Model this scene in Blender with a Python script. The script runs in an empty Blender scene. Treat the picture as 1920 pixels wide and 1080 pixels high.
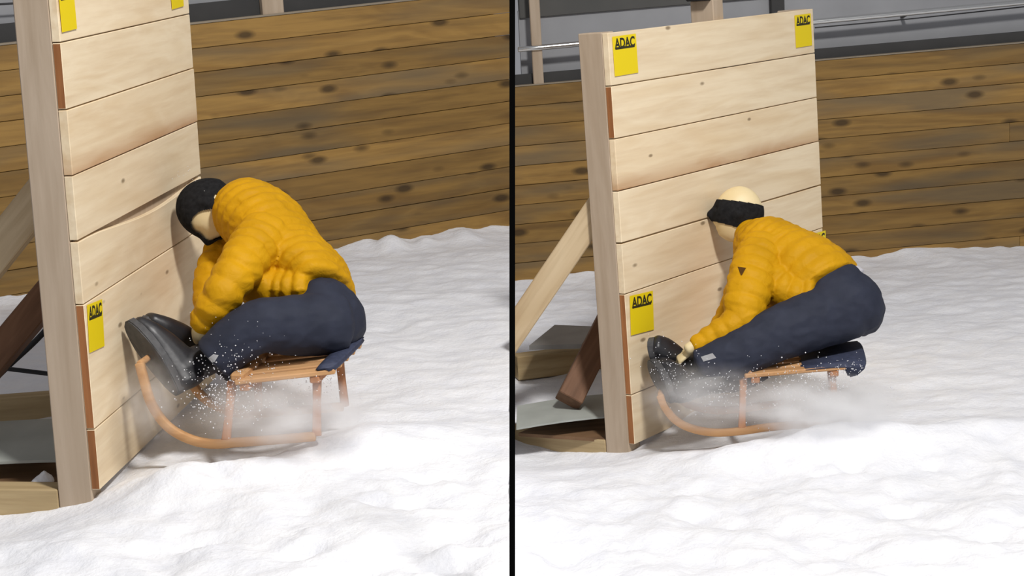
import bpy, bmesh, math, random
from mathutils import Vector, Matrix, noise
from mathutils.bvhtree import BVHTree
random.seed(7)
C = bpy.context.scene.collection
sc = bpy.context.scene
V = Vector

# ------------------------------------------------------------------ camera, light, exposure
F, CX, CY, CAMH = 3200.0, 960.0, 540.0, 2.15
ROLL, PITCH = math.radians(3.4), math.radians(11.634)
FW = V((0, math.cos(PITCH), -math.sin(PITCH)))
UP0 = V((0, math.sin(PITCH), math.cos(PITCH)))
RT = math.cos(ROLL)*V((1, 0, 0)) - math.sin(ROLL)*UP0
UP = math.cos(ROLL)*UP0 + math.sin(ROLL)*V((1, 0, 0))
EYE = V((0, 0, CAMH))
cd = bpy.data.cameras.new('camera'); cam = bpy.data.objects.new('camera', cd); C.objects.link(cam)
cd.sensor_width = 36.0; cd.lens = 36.0*F/1920.0; cd.clip_start = 0.1; cd.clip_end = 200
cam.matrix_world = Matrix((( RT.x, UP.x, -FW.x, 0), (RT.y, UP.y, -FW.y, 0), (RT.z, UP.z, -FW.z, CAMH), (0, 0, 0, 1)))
sc.camera = cam
sc.view_settings.view_transform = 'Standard'; sc.view_settings.look = 'None'
sc.view_settings.gamma = 1.0; sc.view_settings.use_curve_mapping = False
sc.view_settings.exposure = 0.0
w = bpy.data.worlds.new('hall_air'); sc.world = w; w.use_nodes = True
w.node_tree.nodes['Background'].inputs[0].default_value = (.93, .94, 1.0, 1)
w.node_tree.nodes['Background'].inputs[1].default_value = .27
ld = bpy.data.lights.new('hall_floodlight', 'AREA'); ld.shape = 'DISK'; ld.size = .85; ld.energy = 515; ld.color = (1, .975, .945)
lo = bpy.data.objects.new('hall_floodlight', ld); C.objects.link(lo); lo.location = (1.8, 2.6, 6.4)
lo.rotation_euler = (V((0.2, 6.6, .3)) - lo.location).to_track_quat('-Z', 'Y').to_euler()
sc.cycles.volume_step_rate = 1.0; sc.cycles.volume_bounces = 6; sc.cycles.max_bounces = 8

# ------------------------------------------------------------------ helpers
def at(px, py, d): return EYE + (FW + RT*((px-CX)/F) + UP*((CY-py)/F))*d
def on_plane(px, py, o, n, dist=0.0):
    r = FW + RT*((px-CX)/F) + UP*((CY-py)/F)
    return (dist - (EYE-o).dot(n)) / r.dot(n)
def link(name, me, mat=None, parent=None):
    o = bpy.data.objects.new(name, me); C.objects.link(o)
    if mat: me.materials.append(mat)
    if parent:
        o.parent = parent
    return o
def empty(name, loc=(0, 0, 0)):
    o = bpy.data.objects.new(name, None); C.objects.link(o); o.empty_display_size = .1
    o.matrix_world = Matrix.Translation(loc); return o
def tag(o, label=None, cat=None, group=None, kind=None):
    if label: o['label'] = label
    if cat: o['category'] = cat
    if group: o['group'] = group
    if kind: o['kind'] = kind
    return o
def mesh_of(bm, name, smooth=False):
    bmesh.ops.recalc_face_normals(bm, faces=bm.faces[:])
    me = bpy.data.meshes.new(name); bm.to_mesh(me); bm.free()
    if smooth:
        for p in me.polygons: p.use_smooth = True
    return me
def local(me, parent):          # world-space mesh -> parent's local space
    me.transform(parent.matrix_world.inverted()); return me
def build(name, bm, mat, parent=None, smooth=False, world=True):
    me = mesh_of(bm, name, smooth)
    if parent and world: local(me, parent)
    return link(name, me, mat, parent)
def bbox(bm, a, b, bev=0.0, M=None, seg=1):
    x0, y0, z0 = a; x1, y1, z1 = b
    vs = [bm.verts.new(p) for p in ((x0,y0,z0),(x1,y0,z0),(x1,y1,z0),(x0,y1,z0),(x0,y0,z1),(x1,y0,z1),(x1,y1,z1),(x0,y1,z1))]
    fs = [bm.faces.new([vs[i] for i in q]) for q in ((0,3,2,1),(4,5,6,7),(0,1,5,4),(1,2,6,5),(2,3,7,6),(3,0,4,7))]
    if M:
        for v_ in vs: v_.co = M @ v_.co
    if bev > 0:
        es = list({e for f in fs for e in f.edges})
        bmesh.ops.bevel(bm, geom=es, offset=bev, segments=seg, affect='EDGES')
    return bm
def beam(bm, p0, p1, wid, hei, side=None, bev=.004):
    t = (p1-p0); L = t.length; t.normalize()
    s = side if side else t.cross(V((0, 0, 1)))
    s = (s - t*s.dot(t)).normalized(); h = s.cross(t)
    M = Matrix(((t.x, s.x, h.x, p0.x), (t.y, s.y, h.y, p0.y), (t.z, s.z, h.z, p0.z), (0, 0, 0, 1)))
    return bbox(bm, (0, -wid/2, -hei/2), (L, wid/2, hei/2), bev, M)
def catmull(P, n):
    out = []
    for i in range(len(P)-1):
        a = P[max(i-1, 0)]; b = P[i]; c = P[i+1]; d = P[min(i+2, len(P)-1)]
        for k in range(n):
            t = k/n
            out.append([.5*((2*b[j]) + (-a[j]+c[j])*t + (2*a[j]-5*b[j]+4*c[j]-d[j])*t*t + (-a[j]+3*b[j]-3*c[j]+d[j])*t**3) for j in range(len(b))])
    out.append(list(P[-1])); return out
def tube(bm, P, ra, rb, seg=16, ref=None, quilt=0.0, qlen=.05, cap=(.6, .6), sq=2.0, wob=0.0):
    """P world points, ra = radius in the ref-perpendicular direction, rb = radius along ref"""
    ref = ref or FW
    D = catmull([list(p)+[a, b] for p, a, b in zip(P, ra, rb)], 8)
    pts = [V(d[:3]) for d in D]; n = len(pts); s = 0.0; rings = []
    def ring(c, na, nb, a, b):
        vs = []
        for k in range(seg):
            th = 2*math.pi*k/seg; cc, ss = math.cos(th), math.sin(th)
            x = math.copysign(abs(cc)**(2/sq), cc); y = math.copysign(abs(ss)**(2/sq), ss)
            vs.append(bm.verts.new(c + na*(a*x) + nb*(b*y)))
        return vs
    fr = []
    for i in range(n):
        t = (pts[min(i+1, n-1)] - pts[max(i-1, 0)]).normalized()
        na = t.cross(ref).normalized(); nb = na.cross(t).normalized(); fr.append((t, na, nb))
    # resample finely when quilted
    for cidx, sgn in ((0, -1), ):
        t, na, nb = fr[0]; r = min(D[0][3], D[0][4])*cap[0]
        for k in (3, 2, 1):
            q = k/3.0*math.pi/2*.92
            rings.append(ring(pts[0]-t*r*math.sin(q), na, nb, D[0][3]*math.cos(q), D[0][4]*math.cos(q)))
    for i in range(n):
        if i: s += (pts[i]-pts[i-1]).length
        m = 1.0
        t, na, nb = fr[i]
        if quilt:
            m = 1 + quilt/max(D[i][3], .02)*(abs(math.sin(math.pi*s/qlen))**.6 - .6)
        rings.append(ring(pts[i], na, nb, D[i][3]*m, D[i][4]*m))
    t, na, nb = fr[-1]; r = min(D[-1][3], D[-1][4])*cap[1]
    for k in (1, 2, 3):
        q = k/3.0*math.pi/2*.92
        rings.append(ring(pts[-1]+t*r*math.sin(q), na, nb, D[-1][3]*math.cos(q), D[-1][4]*math.cos(q)))
    for a, b in zip(rings, rings[1:]):
        for k in range(seg):
            bm.faces.new((a[k], a[(k+1) % seg], b[(k+1) % seg], b[k]))
    bm.faces.new(rings[0][::-1]); bm.faces.new(rings[-1])
def ptube(bm, L, quilt=0, qlen=.05, seg=36, cap=(.6, .6), sq=2.0, dens=1):
    """L: (px, py, depth, radius in pixels, radius in depth metres)"""
    if dens > 1:
        L = catmull([list(q) for q in L], dens)
    tube(bm, [at(q[0], q[1], q[2]) for q in L], [q[3]*q[2]/F for q in L], [q[4] for q in L], seg, None, quilt, qlen, cap, sq)
def fused(name, bm, mat, parent, voxel=.008, smooth=2, factor=.5, crease=0.0, cs=14.0):
    bmesh.ops.recalc_face_normals(bm, faces=bm.faces[:])
    me = bpy.data.meshes.new(name); bm.to_mesh(me); bm.free()
    o = bpy.data.objects.new(name, me); C.objects.link(o)
    m = o.modifiers.new('r', 'REMESH'); m.mode = 'VOXEL'; m.voxel_size = voxel; m.use_smooth_shade = True
    if smooth:
        s = o.modifiers.new('s', 'SMOOTH'); s.iterations = smooth; s.factor = factor
    dg = bpy.context.evaluated_depsgraph_get(); dg.update()
    me2 = bpy.data.meshes.new_from_object(o.evaluated_get(dg)); me2.name = name
    bpy.data.objects.remove(o); bpy.data.meshes.remove(me)
    if crease:
        ns = [v_.normal.copy() for v_ in me2.vertices]
        for v_, n_ in zip(me2.vertices, ns):
            q = v_.co*cs; q.z *= 1.8
            v_.co += n_*crease*(.5-2.2*abs(noise.noise(q))+.6*noise.noise(q*2.3))
    for p in me2.polygons: p.use_smooth = True
    world_me = me2.copy()
    if parent: local(me2, parent)
    me2.materials.clear()
    ob = link(name, me2, mat, parent)
    return ob, world_me
def bvh_of(me): return BVHTree.FromPolygons([v.co.copy() for v in me.vertices], [tuple(p.vertices) for p in me.polygons])
def patch(name, bvh, quad, mat, parent, lift=.002, n=5):
    """a small cloth patch lying on the surface the tree describes; quad = four pixel corners"""
    bm = bmesh.new(); g = []
    a, b, c, d = [V((q[0], q[1])) for q in quad]
    last = None
    for i in range(n+1):
        row = []
        for j in range(n+1):
            u, v_ = j/n, i/n
            p = a*(1-u)*(1-v_) + b*u*(1-v_) + c*u*v_ + d*(1-u)*v_
            r = (FW + RT*((p.x-CX)/F) + UP*((CY-p.y)/F)).normalized()
            h = bvh.ray_cast(EYE, r)
            co = h[0] if h[0] is not None else last
            if co is None: co = at(p.x, p.y, 7)
            last = co
            row.append(bm.verts.new(co - r*lift))
        g.append(row)
    for i in range(n):
        for j in range(n):
            bm.faces.new((g[i][j], g[i][j+1], g[i+1][j+1], g[i+1][j]))
    ex = bmesh.ops.solidify(bm, geom=bm.faces[:], thickness=.0015)
    return build(name, bm, mat, parent, True)

# ------------------------------------------------------------------ materials
def mat(name, col, rough=.6, metal=0.0, spec=.5):
    m = bpy.data.materials.new(name); m.use_nodes = True
    b = m.node_tree.nodes['Principled BSDF']
    b.inputs['Base Color'].default_value = (*col, 1); b.inputs['Roughness'].default_value = rough
    b.inputs['Metallic'].default_value = metal; b.inputs['Specular IOR Level'].default_value = spec
    return m
def S(r, g, b):
    f = lambda c: (c/255/12.92 if c/255 <= .04045 else ((c/255+.055)/1.055)**2.4)
    return (f(r), f(g), f(b))
class N:
    def __init__(s, m): s.t = m.node_tree; s.b = s.t.nodes['Principled BSDF']
    def n(s, ty, **kw):
        x = s.t.nodes.new(ty)
        for k, v_ in kw.items():
            if k.startswith('_'): setattr(x, k[1:], v_)
            else: x.inputs[k].default_value = v_
        return x
    def l(s, a, b): s.t.links.new(a, b)
    def ramp(s, src, stops):
        r = s.t.nodes.new('ShaderNodeValToRGB'); e = r.color_ramp.elements
        while len(e) < len(stops): e.new(.5)
        for k, (p, c) in enumerate(stops):
            e[k].position = p; e[k].color = (*c, 1) if len(c) == 3 else c
        s.l(src, r.inputs[0]); return r
    def mix(s, fac, a, b, mode='MIX'):
        x = s.t.nodes.new('ShaderNodeMix'); x.data_type = 'RGBA'; x.blend_type = mode
        for sock, val in ((x.inputs[0], fac), (x.inputs[6], a), (x.inputs[7], b)):
            if hasattr(val, 'is_output'): s.l(val, sock)
            elif isinstance(val, tuple): sock.default_value = (*val, 1)
            else: sock.default_value = val
        return x.outputs[2]
    def bump(s, h, strength, dist=.01):
        x = s.n('ShaderNodeBump', Strength=strength, Distance=dist); s.l(h, x.inputs['Height']); s.l(x.outputs[0], s.b.inputs['Normal'])
def wood(name, light, mid, dark, axis, knots=.0, vary=.25, rough=.65, edge=None, tone=None, grain=1.0):
    m = mat(name, mid, rough, spec=.3); k = N(m)
    tc = k.n('ShaderNodeTexCoord'); oi = k.n('ShaderNodeObjectInfo')
    off = k.n('ShaderNodeVectorMath', _operation='SCALE'); off.inputs[0].default_value = (37, 53, 71); k.l(oi.outputs['Random'], off.inputs['Scale'])
    ad = k.n('ShaderNodeVectorMath', _operation='ADD'); k.l(tc.outputs['Object'], ad.inputs[0]); k.l(off.outputs[0], ad.inputs[1])
    def mp(sc_long, sc_cross):
        q = k.n('ShaderNodeMapping'); s = [sc_cross]*3; s[axis] = sc_long; q.inputs['Scale'].default_value = s
        k.l(ad.outputs[0], q.inputs[0]); return q.outputs[0]
    g1 = k.n('ShaderNodeTexNoise', Scale=1.0, Detail=5, Roughness=.6); k.l(mp(1.6, 26), g1.inputs['Vector'])
    g2 = k.n('ShaderNodeTexNoise', Scale=1.0, Detail=3, Distortion=1.2); k.l(mp(1.1, 7), g2.inputs['Vector'])
    c = k.ramp(g2.outputs['Fac'], [(.3, mid), (.52, light), (.72, mid)]).outputs[0]
    f = k.ramp(g1.outputs['Fac'], [(.42, (0, 0, 0)), (.75, (1, 1, 1))]).outputs[0]
    mf = k.n('ShaderNodeMath', _operation='MULTIPLY'); k.l(f, mf.inputs[0]); mf.inputs[1].default_value = .55*grain
    c = k.mix(mf.outputs[0], c, dark)
    if tone:
        tn = k.n('ShaderNodeTexNoise', Scale=1.0, Detail=2); k.l(mp(.8, 5), tn.inputs['Vector'])
        tr = k.ramp(tn.outputs['Fac'], [(.5, (0, 0, 0)), (.68, (1, 1, 1))]).outputs[0]
        tm = k.n('ShaderNodeMath', _operation='MULTIPLY'); k.l(tr, tm.inputs[0]); tm.inputs[1].default_value = .7
        c = k.mix(tm.outputs[0], c, tone)
    if knots:
        vo = k.n('ShaderNodeTexVoronoi', Scale=1.0); k.l(mp(3.2, 7.5), vo.inputs['Vector'])
        kr = k.ramp(vo.outputs['Distance'], [(knots*.45, (1, 1, 1)), (knots, (0, 0, 0))]).outputs[0]
        km = k.n('ShaderNodeMath', _operation='MULTIPLY'); k.l(kr, km.inputs[0]); km.inputs[1].default_value = .8
        c = k.mix(km.outputs[0], c, tuple(x*.35 for x in dark))
    hv = k.n('ShaderNodeHueSaturation'); k.l(c, hv.inputs['Color'])
    mr = k.n('ShaderNodeMapRange'); k.l(oi.outputs['Random'], mr.inputs[0]); mr.inputs[3].default_value = 1-vary; mr.inputs[4].default_value = 1+vary*.8
    k.l(mr.outputs[0], hv.inputs['Value']); c = hv.outputs[0]
    if edge:    # resin-brown heartwood along the board's lower edge: (axis index, z of edge, width, colour)
        ax, z0, wd, ec = edge
        sp = k.n('ShaderNodeSeparateXYZ'); k.l(tc.outputs['Object'], sp.inputs[0])
        e = k.n('ShaderNodeMapRange'); k.l(sp.outputs[ax], e.inputs[0]); e.inputs[1].default_value = z0+wd; e.inputs[2].default_value = z0; e.inputs[3].default_value = 0; e.inputs[4].default_value = .85
        en = k.n('ShaderNodeMath', _operation='MULTIPLY'); k.l(e.outputs[0], en.inputs[0])
        e2 = k.ramp(g2.outputs['Fac'], [(.3, (.35, .35, .35)), (.6, (1, 1, 1))]).outputs[0]; k.l(e2, en.inputs[1])
        c = k.mix(en.outputs[0], c, ec)
    k.l(c, k.b.inputs['Base Color']); k.bump(g1.outputs['Fac'], .25, .004)
    return m
def speckle(m, scale, a, b, bump=.2, dist=.005, detail=4):
    k = N(m); tc = k.n('ShaderNodeTexCoord'); t = k.n('ShaderNodeTexNoise', Scale=scale, Detail=detail); k.l(tc.outputs['Object'], t.inputs['Vector'])
    k.l(k.ramp(t.outputs['Fac'], [(.3, a), (.7, b)]).outputs[0], k.b.inputs['Base Color'])
    if bump: k.bump(t.outputs['Fac'], bump, dist)
    return m

M_snow = mat('snow', (.86, .86, .89), .75, spec=.25)
def snow_nodes():
    k = N(M_snow); tc = k.n('ShaderNodeTexCoord')
    a = k.n('ShaderNodeTexNoise', Scale=9, Detail=6, Roughness=.62); k.l(tc.outputs['Object'], a.inputs['Vector'])
    b = k.n('ShaderNodeTexNoise', Scale=60, Detail=3); k.l(tc.outputs['Object'], b.inputs['Vector'])
    ad = k.n('ShaderNodeMath', _operation='MULTIPLY_ADD'); k.l(b.outputs['Fac'], ad.inputs[0]); ad.inputs[1].default_value = .25; k.l(a.outputs['Fac'], ad.inputs[2])
    k.l(k.ramp(a.outputs['Fac'], [(.3, (.79, .80, .845)), (.6, (.865, .87, .895))]).outputs[0], k.b.inputs['Base Color'])
    k.bump(ad.outputs[0], .45, .03)
snow_nodes()
M_spruce = wood('pale_spruce', S(236, 218, 186), S(226, 204, 168), S(194, 162, 120), 1, knots=.085, vary=.05, grain=.7)
M_spruce_edge = wood('spruce_with_heartwood_edge', S(234, 214, 180), S(226, 202, 164), S(196, 162, 118), 1, knots=.07, vary=.04, grain=.8, edge=(2, 1.1, .075, S(176, 128, 84)))
M_end = wood('brown_board_end', S(160, 105, 62), S(140, 88, 48), S(96, 56, 28), 2, vary=.1)
M_post = wood('planed_post', S(184, 166, 145), S(172, 153, 131), S(142, 122, 98), 2, vary=.05, grain=.6)
M_brace = wood('planed_brace', S(205, 184, 150), S(190, 166, 130), S(150, 122, 86), 0, knots=.06, vary=.08)
M_brown = wood('dark_stained_timber', S(122, 90, 68), S(104, 74, 54), S(66, 44, 30), 0, vary=.1)
M_beam = wood('base_timber', S(190, 168, 128), S(172, 148, 108), S(128, 104, 70), 0, vary=.08)
M_ply = wood('brown_plywood', S(120, 92, 66), S(102, 76, 54), S(70, 50, 34), 0, vary=.08)
M_wall = wood('weathered_larch', S(156, 122, 66), S(134, 102, 54), S(88, 67, 43), 0, knots=.24, vary=.2, tone=S(104, 92, 72))
M_wallback = mat('shadow_gap_felt', S(40, 32, 24), .9)
M_grey = speckle(mat('grey_wall_panel', S(152, 153, 156), .7), 3, S(148, 149, 152), S(158, 159, 162), .05)
M_greydark = speckle(mat('dark_grey_panel', S(84, 84, 82), .8), 3, S(80, 80, 78), S(90, 89, 86), .05)
M_recess = speckle(mat('recess_shade_and_post', S(58, 58, 58), .8), 4, S(54, 54, 54), S(64, 63, 62), .05)  # dark grey that paints the ledge shade above the boards; also colours one post
M_trimmetal = mat('cap_strip', S(150, 138, 120), .5, .2)
M_steel = mat('polished_steel', (.72, .72, .70), .22, 1.0)
M_cable = mat('dark_cable', S(40, 40, 42), .6)
M_black = mat('matt_black_paint', (.002, .002, .002), .95, spec=.02)
M_sheet = speckle(mat('grey_plastic_sheet', S(160, 164, 158), .45), 5, S(150, 154, 148), S(170, 174, 168), .1)
M_plate = speckle(mat('grey_rubber_plate', S(140, 138, 134), .5), 9, S(134, 132, 128), S(148, 146, 142), .15)
M_yellow = mat('yellow_sticker_film', S(232, 206, 8), .5)
M_ink = mat('sticker_ink', S(42, 40, 12), .6)
M_jacket = mat('mustard_quilted_nylon', S(226, 160, 16), .62, spec=.18)
def jacket_nodes():
    k = N(M_jacket); tc = k.n('ShaderNodeTexCoord')
    t = k.n('ShaderNodeTexNoise', Scale=26, Detail=4, Distortion=.8); k.l(tc.outputs['Object'], t.inputs['Vector'])
    u = k.n('ShaderNodeTexNoise', Scale=7, Detail=3); k.l(tc.outputs['Object'], u.inputs['Vector'])
    k.l(k.ramp(u.outputs['Fac'], [(.3, S(188, 138, 6)), (.7, S(204, 151, 10))]).outputs[0], k.b.inputs['Base Color'])
    k.bump(t.outputs['Fac'], .35, .012)
    k.b.inputs['Sheen Weight'].default_value = 0.0
jacket_nodes()
M_trouser = speckle(mat('navy_softshell', S(44, 48, 68), .75, spec=.3), 14, S(36, 40, 54), S(45, 49, 64), .3, .01)
M_skin = speckle(mat('cream_dummy_skin', S(226, 206, 160), .5), 8, S(220, 198, 150), S(230, 212, 168), .05)
M_hand = mat('tan_dummy_hand', S(176, 142, 92), .6)
M_cap = speckle(mat('black_knit', S(46, 46, 48), .85, spec=.2), 60, S(38, 38, 40), S(54, 54, 56), .4, .004)
M_boot = speckle(mat('black_boot_leather', S(34, 34, 38), .42, spec=.5), 18, S(26, 26, 30), S(38, 38, 42), .2, .004)
M_sole = speckle(mat('boot_rubber', S(66, 66, 68), .6), 40, S(58, 58, 60), S(76, 76, 78), .3, .003)
M_white = mat('white_label', S(206, 206, 208), .7)
M_shirt = mat('white_shirt', S(196, 194, 200), .8)
M_ash = wood('steamed_ash', S(206, 160, 112), S(188, 140, 94), S(146, 102, 62), 0, vary=.06)
M_leg = wood('orange_ash', S(190, 132, 88), S(170, 112, 72), S(130, 82, 50), 2, vary=.06)
M_cush = speckle(mat('navy_webbing', S(50, 56, 78), .7), 50, S(44, 50, 70), S(58, 64, 88), .3, .003)
M_strap = mat('black_strap', S(28, 28, 30), .7)

# ------------------------------------------------------------------ bays: floors, divider
ZL, ZR = .36, 0.0
def seam_x(y, z): return (.01196*y + .05809*(z-CAMH))/.99824     # where the divider's plane stands
GL0, GLD = V((-2.716, 9.175, 0)), V((.898, .441, 0)).normalized()      # foot line of the left rear wall
GR0, GRD = V((.555, 10.564, 0)), V((.9985, .0541, 0)).normalized()     # foot line of the right rear wall
def fbm(x, y, s, o=4): return noise.fractal(V((x*s, y*s, 3.1)), 1.0, 2.0, o)
def bump2(x, y, cx, cy, rx, ry): return math.exp(-((x-cx)/rx)**2 - ((y-cy)/ry)**2)
def gnd(px, py, z):
    r = FW + RT*((px-CX)/F) + UP*((CY-py)/F); return EYE + r*((z-CAMH)/r.z)
PITS = {'L': [(*gnd(px, py, ZL+.02).xy, r, d) for px, py, r, d in ((800, 888, .030, .05), (716, 872, .02, .03), (692, 934, .035, .035), (556, 1026, .04, .035), (835, 1042, .06, .04), (605, 882, .02, .025), (410, 905, .03, .03), (745, 940, .05, .02), (380, 1000, .05, .02), (250, 1020, .05, .02), (640, 1060, .04, .02))],
        'R': [(*gnd(px, py, .02).xy, r, d) for px, py, r, d in ((1600, 878, .025, .03), (1685, 945, .03, .035), (1545, 888, .03, .025), (1750, 868, .03, .02), (1560, 1062, .05, .025), (1690, 1066, .045, .025), (1050, 1026, .05, .02), (1480, 840, .04, .03), (1300, 960, .05, .02), (1850, 1000, .05, .02), (1200, 920, .05, .018))]}
def snow_z(x, y, bay):
    yw = (GL0.y + (x-GL0.x)*GLD.y/GLD.x) if bay == 'L' else (GR0.y + (x-GR0.x)*GRD.y/GRD.x)
    h = .016*fbm(x+5, y, 1.6) + .013*fbm(x*.7, y+9, 6.0, 3)
    calm = 1 - .9*(bump2(x, y, -1.75, 5.5, .5, .5) if bay == 'L' else bump2(x, y, .2, 6.9, .5, .35))
    near = 1/(1+math.exp((y - (5.9 if bay == 'L' else 6.75))/.12))
    h += near*calm*(.034*fbm(x+20, y, 3.2, 4) + .014*abs(fbm(x, y, 11, 2)))
    wd = max(0.0, yw - y)
    h += .05*math.exp(-wd/.12)*(0.5+.9*abs(fbm(x, 3.3, 2.6, 3)))
    if bay == 'R':
        h += .085*bump2(x, y, 1.45, 6.72, .62, .16) + .06*bump2(x, y, 1.25, 6.62, .3, .22) + .06*bump2(x, y, 2.2, 6.75, .5, .2)
        h -= .03*bump2(x, y, .85, 7.05, .3, .14) + .12*bump2(x, y, .05, 7.22, .5, .38)
        h = h*(1 - .8*bump2(x, y, 1.2, 7.25, .5, .3)) 
        s = 0
    else:
        h += .07*bump2(x, y, -1.02, 5.62, .3, .16) + .06*bump2(x, y, -.45, 6.0, .35, .2) + .07*bump2(x, y, -.62, 5.86, .3, .16) + .05*bump2(x, y, -1.22, 5.62, .16, .2)
        h -= .10*bump2(x, y, -1.85, 5.62, .45, .32)
        h -= .03*bump2(x, y, -.95, 5.95, .22, .16)
        h += .07*bump2(x, y, -.70, 10.02, .10, .12) + .05*bump2(x, y, -.26, 10.2, .08, .12) + .04*bump2(x, y, -.5, 10.1, .06, .1)
    for cx, cy, r, dp in PITS[bay]:
        if abs(x-cx) < .2 and abs(y-cy) < .2: h -= dp*bump2(x, y, cx, cy, r*1.5, r) - dp*.5*bump2(x, y, cx+.01, cy+r*1.6, r*1.3, r*.8)
    return (ZL if bay == 'L' else ZR) + h
def floor(bay, x0, x1, y0, y1, st):
    nx, ny = int((x1-x0)/st), int((y1-y0)/st); bm = bmesh.new(); g = []
    for j in range(ny+1):
        y = y0 + (y1-y0)*j/ny; row = []
        zb = ZL if bay == 'L' else ZR
        sx = seam_x(y, zb)
        xa, xb = (x0, sx-.004) if bay == 'L' else (sx+.004, x1)
        for i in range(nx+1):
            x = xa + (xb-xa)*i/nx
            row.append(bm.verts.new((x, y, snow_z(x, y, bay))))
        g.append(row)
    for j in range(ny):
        for i in range(nx): bm.faces.new((g[j][i], g[j][i+1], g[j+1][i+1], g[j+1][i]))
    me = mesh_of(bm, 'floor', True)
    return tag(link('floor', me, M_snow), kind='structure')
floor('L', -4.6, 0, 3.0, 10.75, .021)
floor('R', 0, 5.0, 3.0, 10.95, .021)
bm = bmesh.new()      # retaining kerb where the two snow levels meet
for y in (3.0, 10.5):
    pass
vs = []
for y in (3.0, 10.45):
    for z in (-.3, ZL+.012):
        for s in (-.005, .005): vs.append(bm.verts.new((seam_x(y, z)+s, y, z)))
for q in ((0,1,3,2),(4,6,7,5),(0,4,5,1),(2,3,7,6),(0,2,6,4),(1,5,7,3)): bm.faces.new([vs[i] for i in q])
tag(build('trim_1', bm, M_snow), kind='structure')
bm = bmesh.new()      # black bar standing in for the split-view dividing line; hides the seam
p = EYE + FW*4.62 + RT*((960.5-CX)/F*4.62)
bbox(bm, (-.0078, -.98-.35, -.0078), (.0078, .86, .0078), 0, Matrix(((RT.x, UP.x, FW.x, p.x), (RT.y, UP.y, FW.y, p.y), (RT.z, UP.z, FW.z, p.z), (0, 0, 0, 1))))
tag(build('divider_bar', bm, M_black), kind='structure')

# ------------------------------------------------------------------ rear walls of single boards
def rear_wall(name, o, d, s0, base, top, rowh, tilt, s1=None, seam=None, cuts=(2.6, 4.4), joint=None):
    n = V((0, 0, 1)).cross(d).normalized()           # away from the camera
    W = empty('x'); bpy.data.objects.remove(W)
    Mw = Matrix(((d.x, n.x, 0, o.x), (d.y, n.y, 0, o.y), (0, 0, 1, 0), (0, 0, 0, 1)))
    def send(z):
        if not seam: return s1
        # intersection of the wall line with the divider plane at height z
        c = .99824*o.x - .01196*o.y - .05809*(z-CAMH); return -c/(.99824*d.x - .01196*d.y)
    lo_s = lambda z: s0 if seam != 'start' else send(z)
    hi_s = lambda z: s1 if seam != 'end' else send(z)
    bm = bmesh.new(); a, b = lo_s(base)+.02, hi_s(base)-.02
    bbox(bm, (a, .03, base-.1), (b, .07, top-.03))
    me = mesh_of(bm, name); R = link(name, me, M_wallback); R.matrix_world = Mw; tag(R, kind='structure')
    nr = int(math.ceil((top-base)/rowh)); rr = random.Random(name)
    for r in range(nr):
        z1 = top - r*rowh; z0 = z1 - rowh
        zm = (z0+z1)/2
        a, b = lo_s(zm), hi_s(zm); xs = [a]
        x = a
        if joint is not None: xs.append(joint + (r % 2)*.03 - .02*r*.3)
        else: xs.append(a + rr.uniform(1.0, 7.5))
        while xs[-1] < b-.6: xs.append(xs[-1]+rr.uniform(*cuts))
        xs = [q for q in xs if q < b-.25]+[b]
        for q0, q1 in zip(xs, xs[1:]):
            bm = bmesh.new(); pr = rr.uniform(-.004, .004)
            bbox(bm, (q0+.0008, pr, z0+.0014), (q1-.0008, .028, z1-.0014), .0022)
            for v_ in bm.verts: v_.co.z += tilt*v_.co.x
            bo = link('wall_board', mesh_of(bm, 'wall_board'), M_wall, R)
    return R, Mw, n
WL, MWL, nL = rear_wall('wall_left', GL0, GLD, -2.2, .30, 1.735, .1345, .030, seam='end')
WR, MWR, nR = rear_wall('wall_right', GR0, GRD, -.5, -.05, 1.250, .1225, .022, s1=4.6, seam='start', joint=-.12+.62-.47)
def strip(name, Mw, a, b, bev, m, tilt=0, kind='structure', par=None):
    bm = bmesh.new(); bbox(bm, a, b, bev)
    for v_ in bm.verts: v_.co.z += tilt*v_.co.x
    o = link(name, mesh_of(bm, name), m); o.matrix_world = Mw
    if kind: tag(o, kind=kind)
    return o
sL = lambda z: -(.99824*GL0.x - .01196*(GL0.y+.2) - .05809*(z-CAMH))/(.99824*GLD.x - .01196*GLD.y)
sR = lambda z: -(.99824*GR0.x - .01196*(GR0.y+.2) - .05809*(z-CAMH))/(.99824*GRD.x - .01196*GRD.y)
# left bay above the boards
strip('trim_3', MWL, (-2.2, -.006, 1.735), (sL(1.8)-.03, .05, 1.747), .002, M_trimmetal, .030)
strip('gap_shade_left', MWL, (-2.2, .06, 1.70), (sL(1.8)-.06, .09, 1.845), 0, M_recess, .030)  # dark sheet standing in for the shadow in the gap above the boards
strip('wall_left_upper', MWL, (-2.2, .12, 1.60), (sL(2.2)-.12, .18, 3.2), 0, M_grey, .030)
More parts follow.
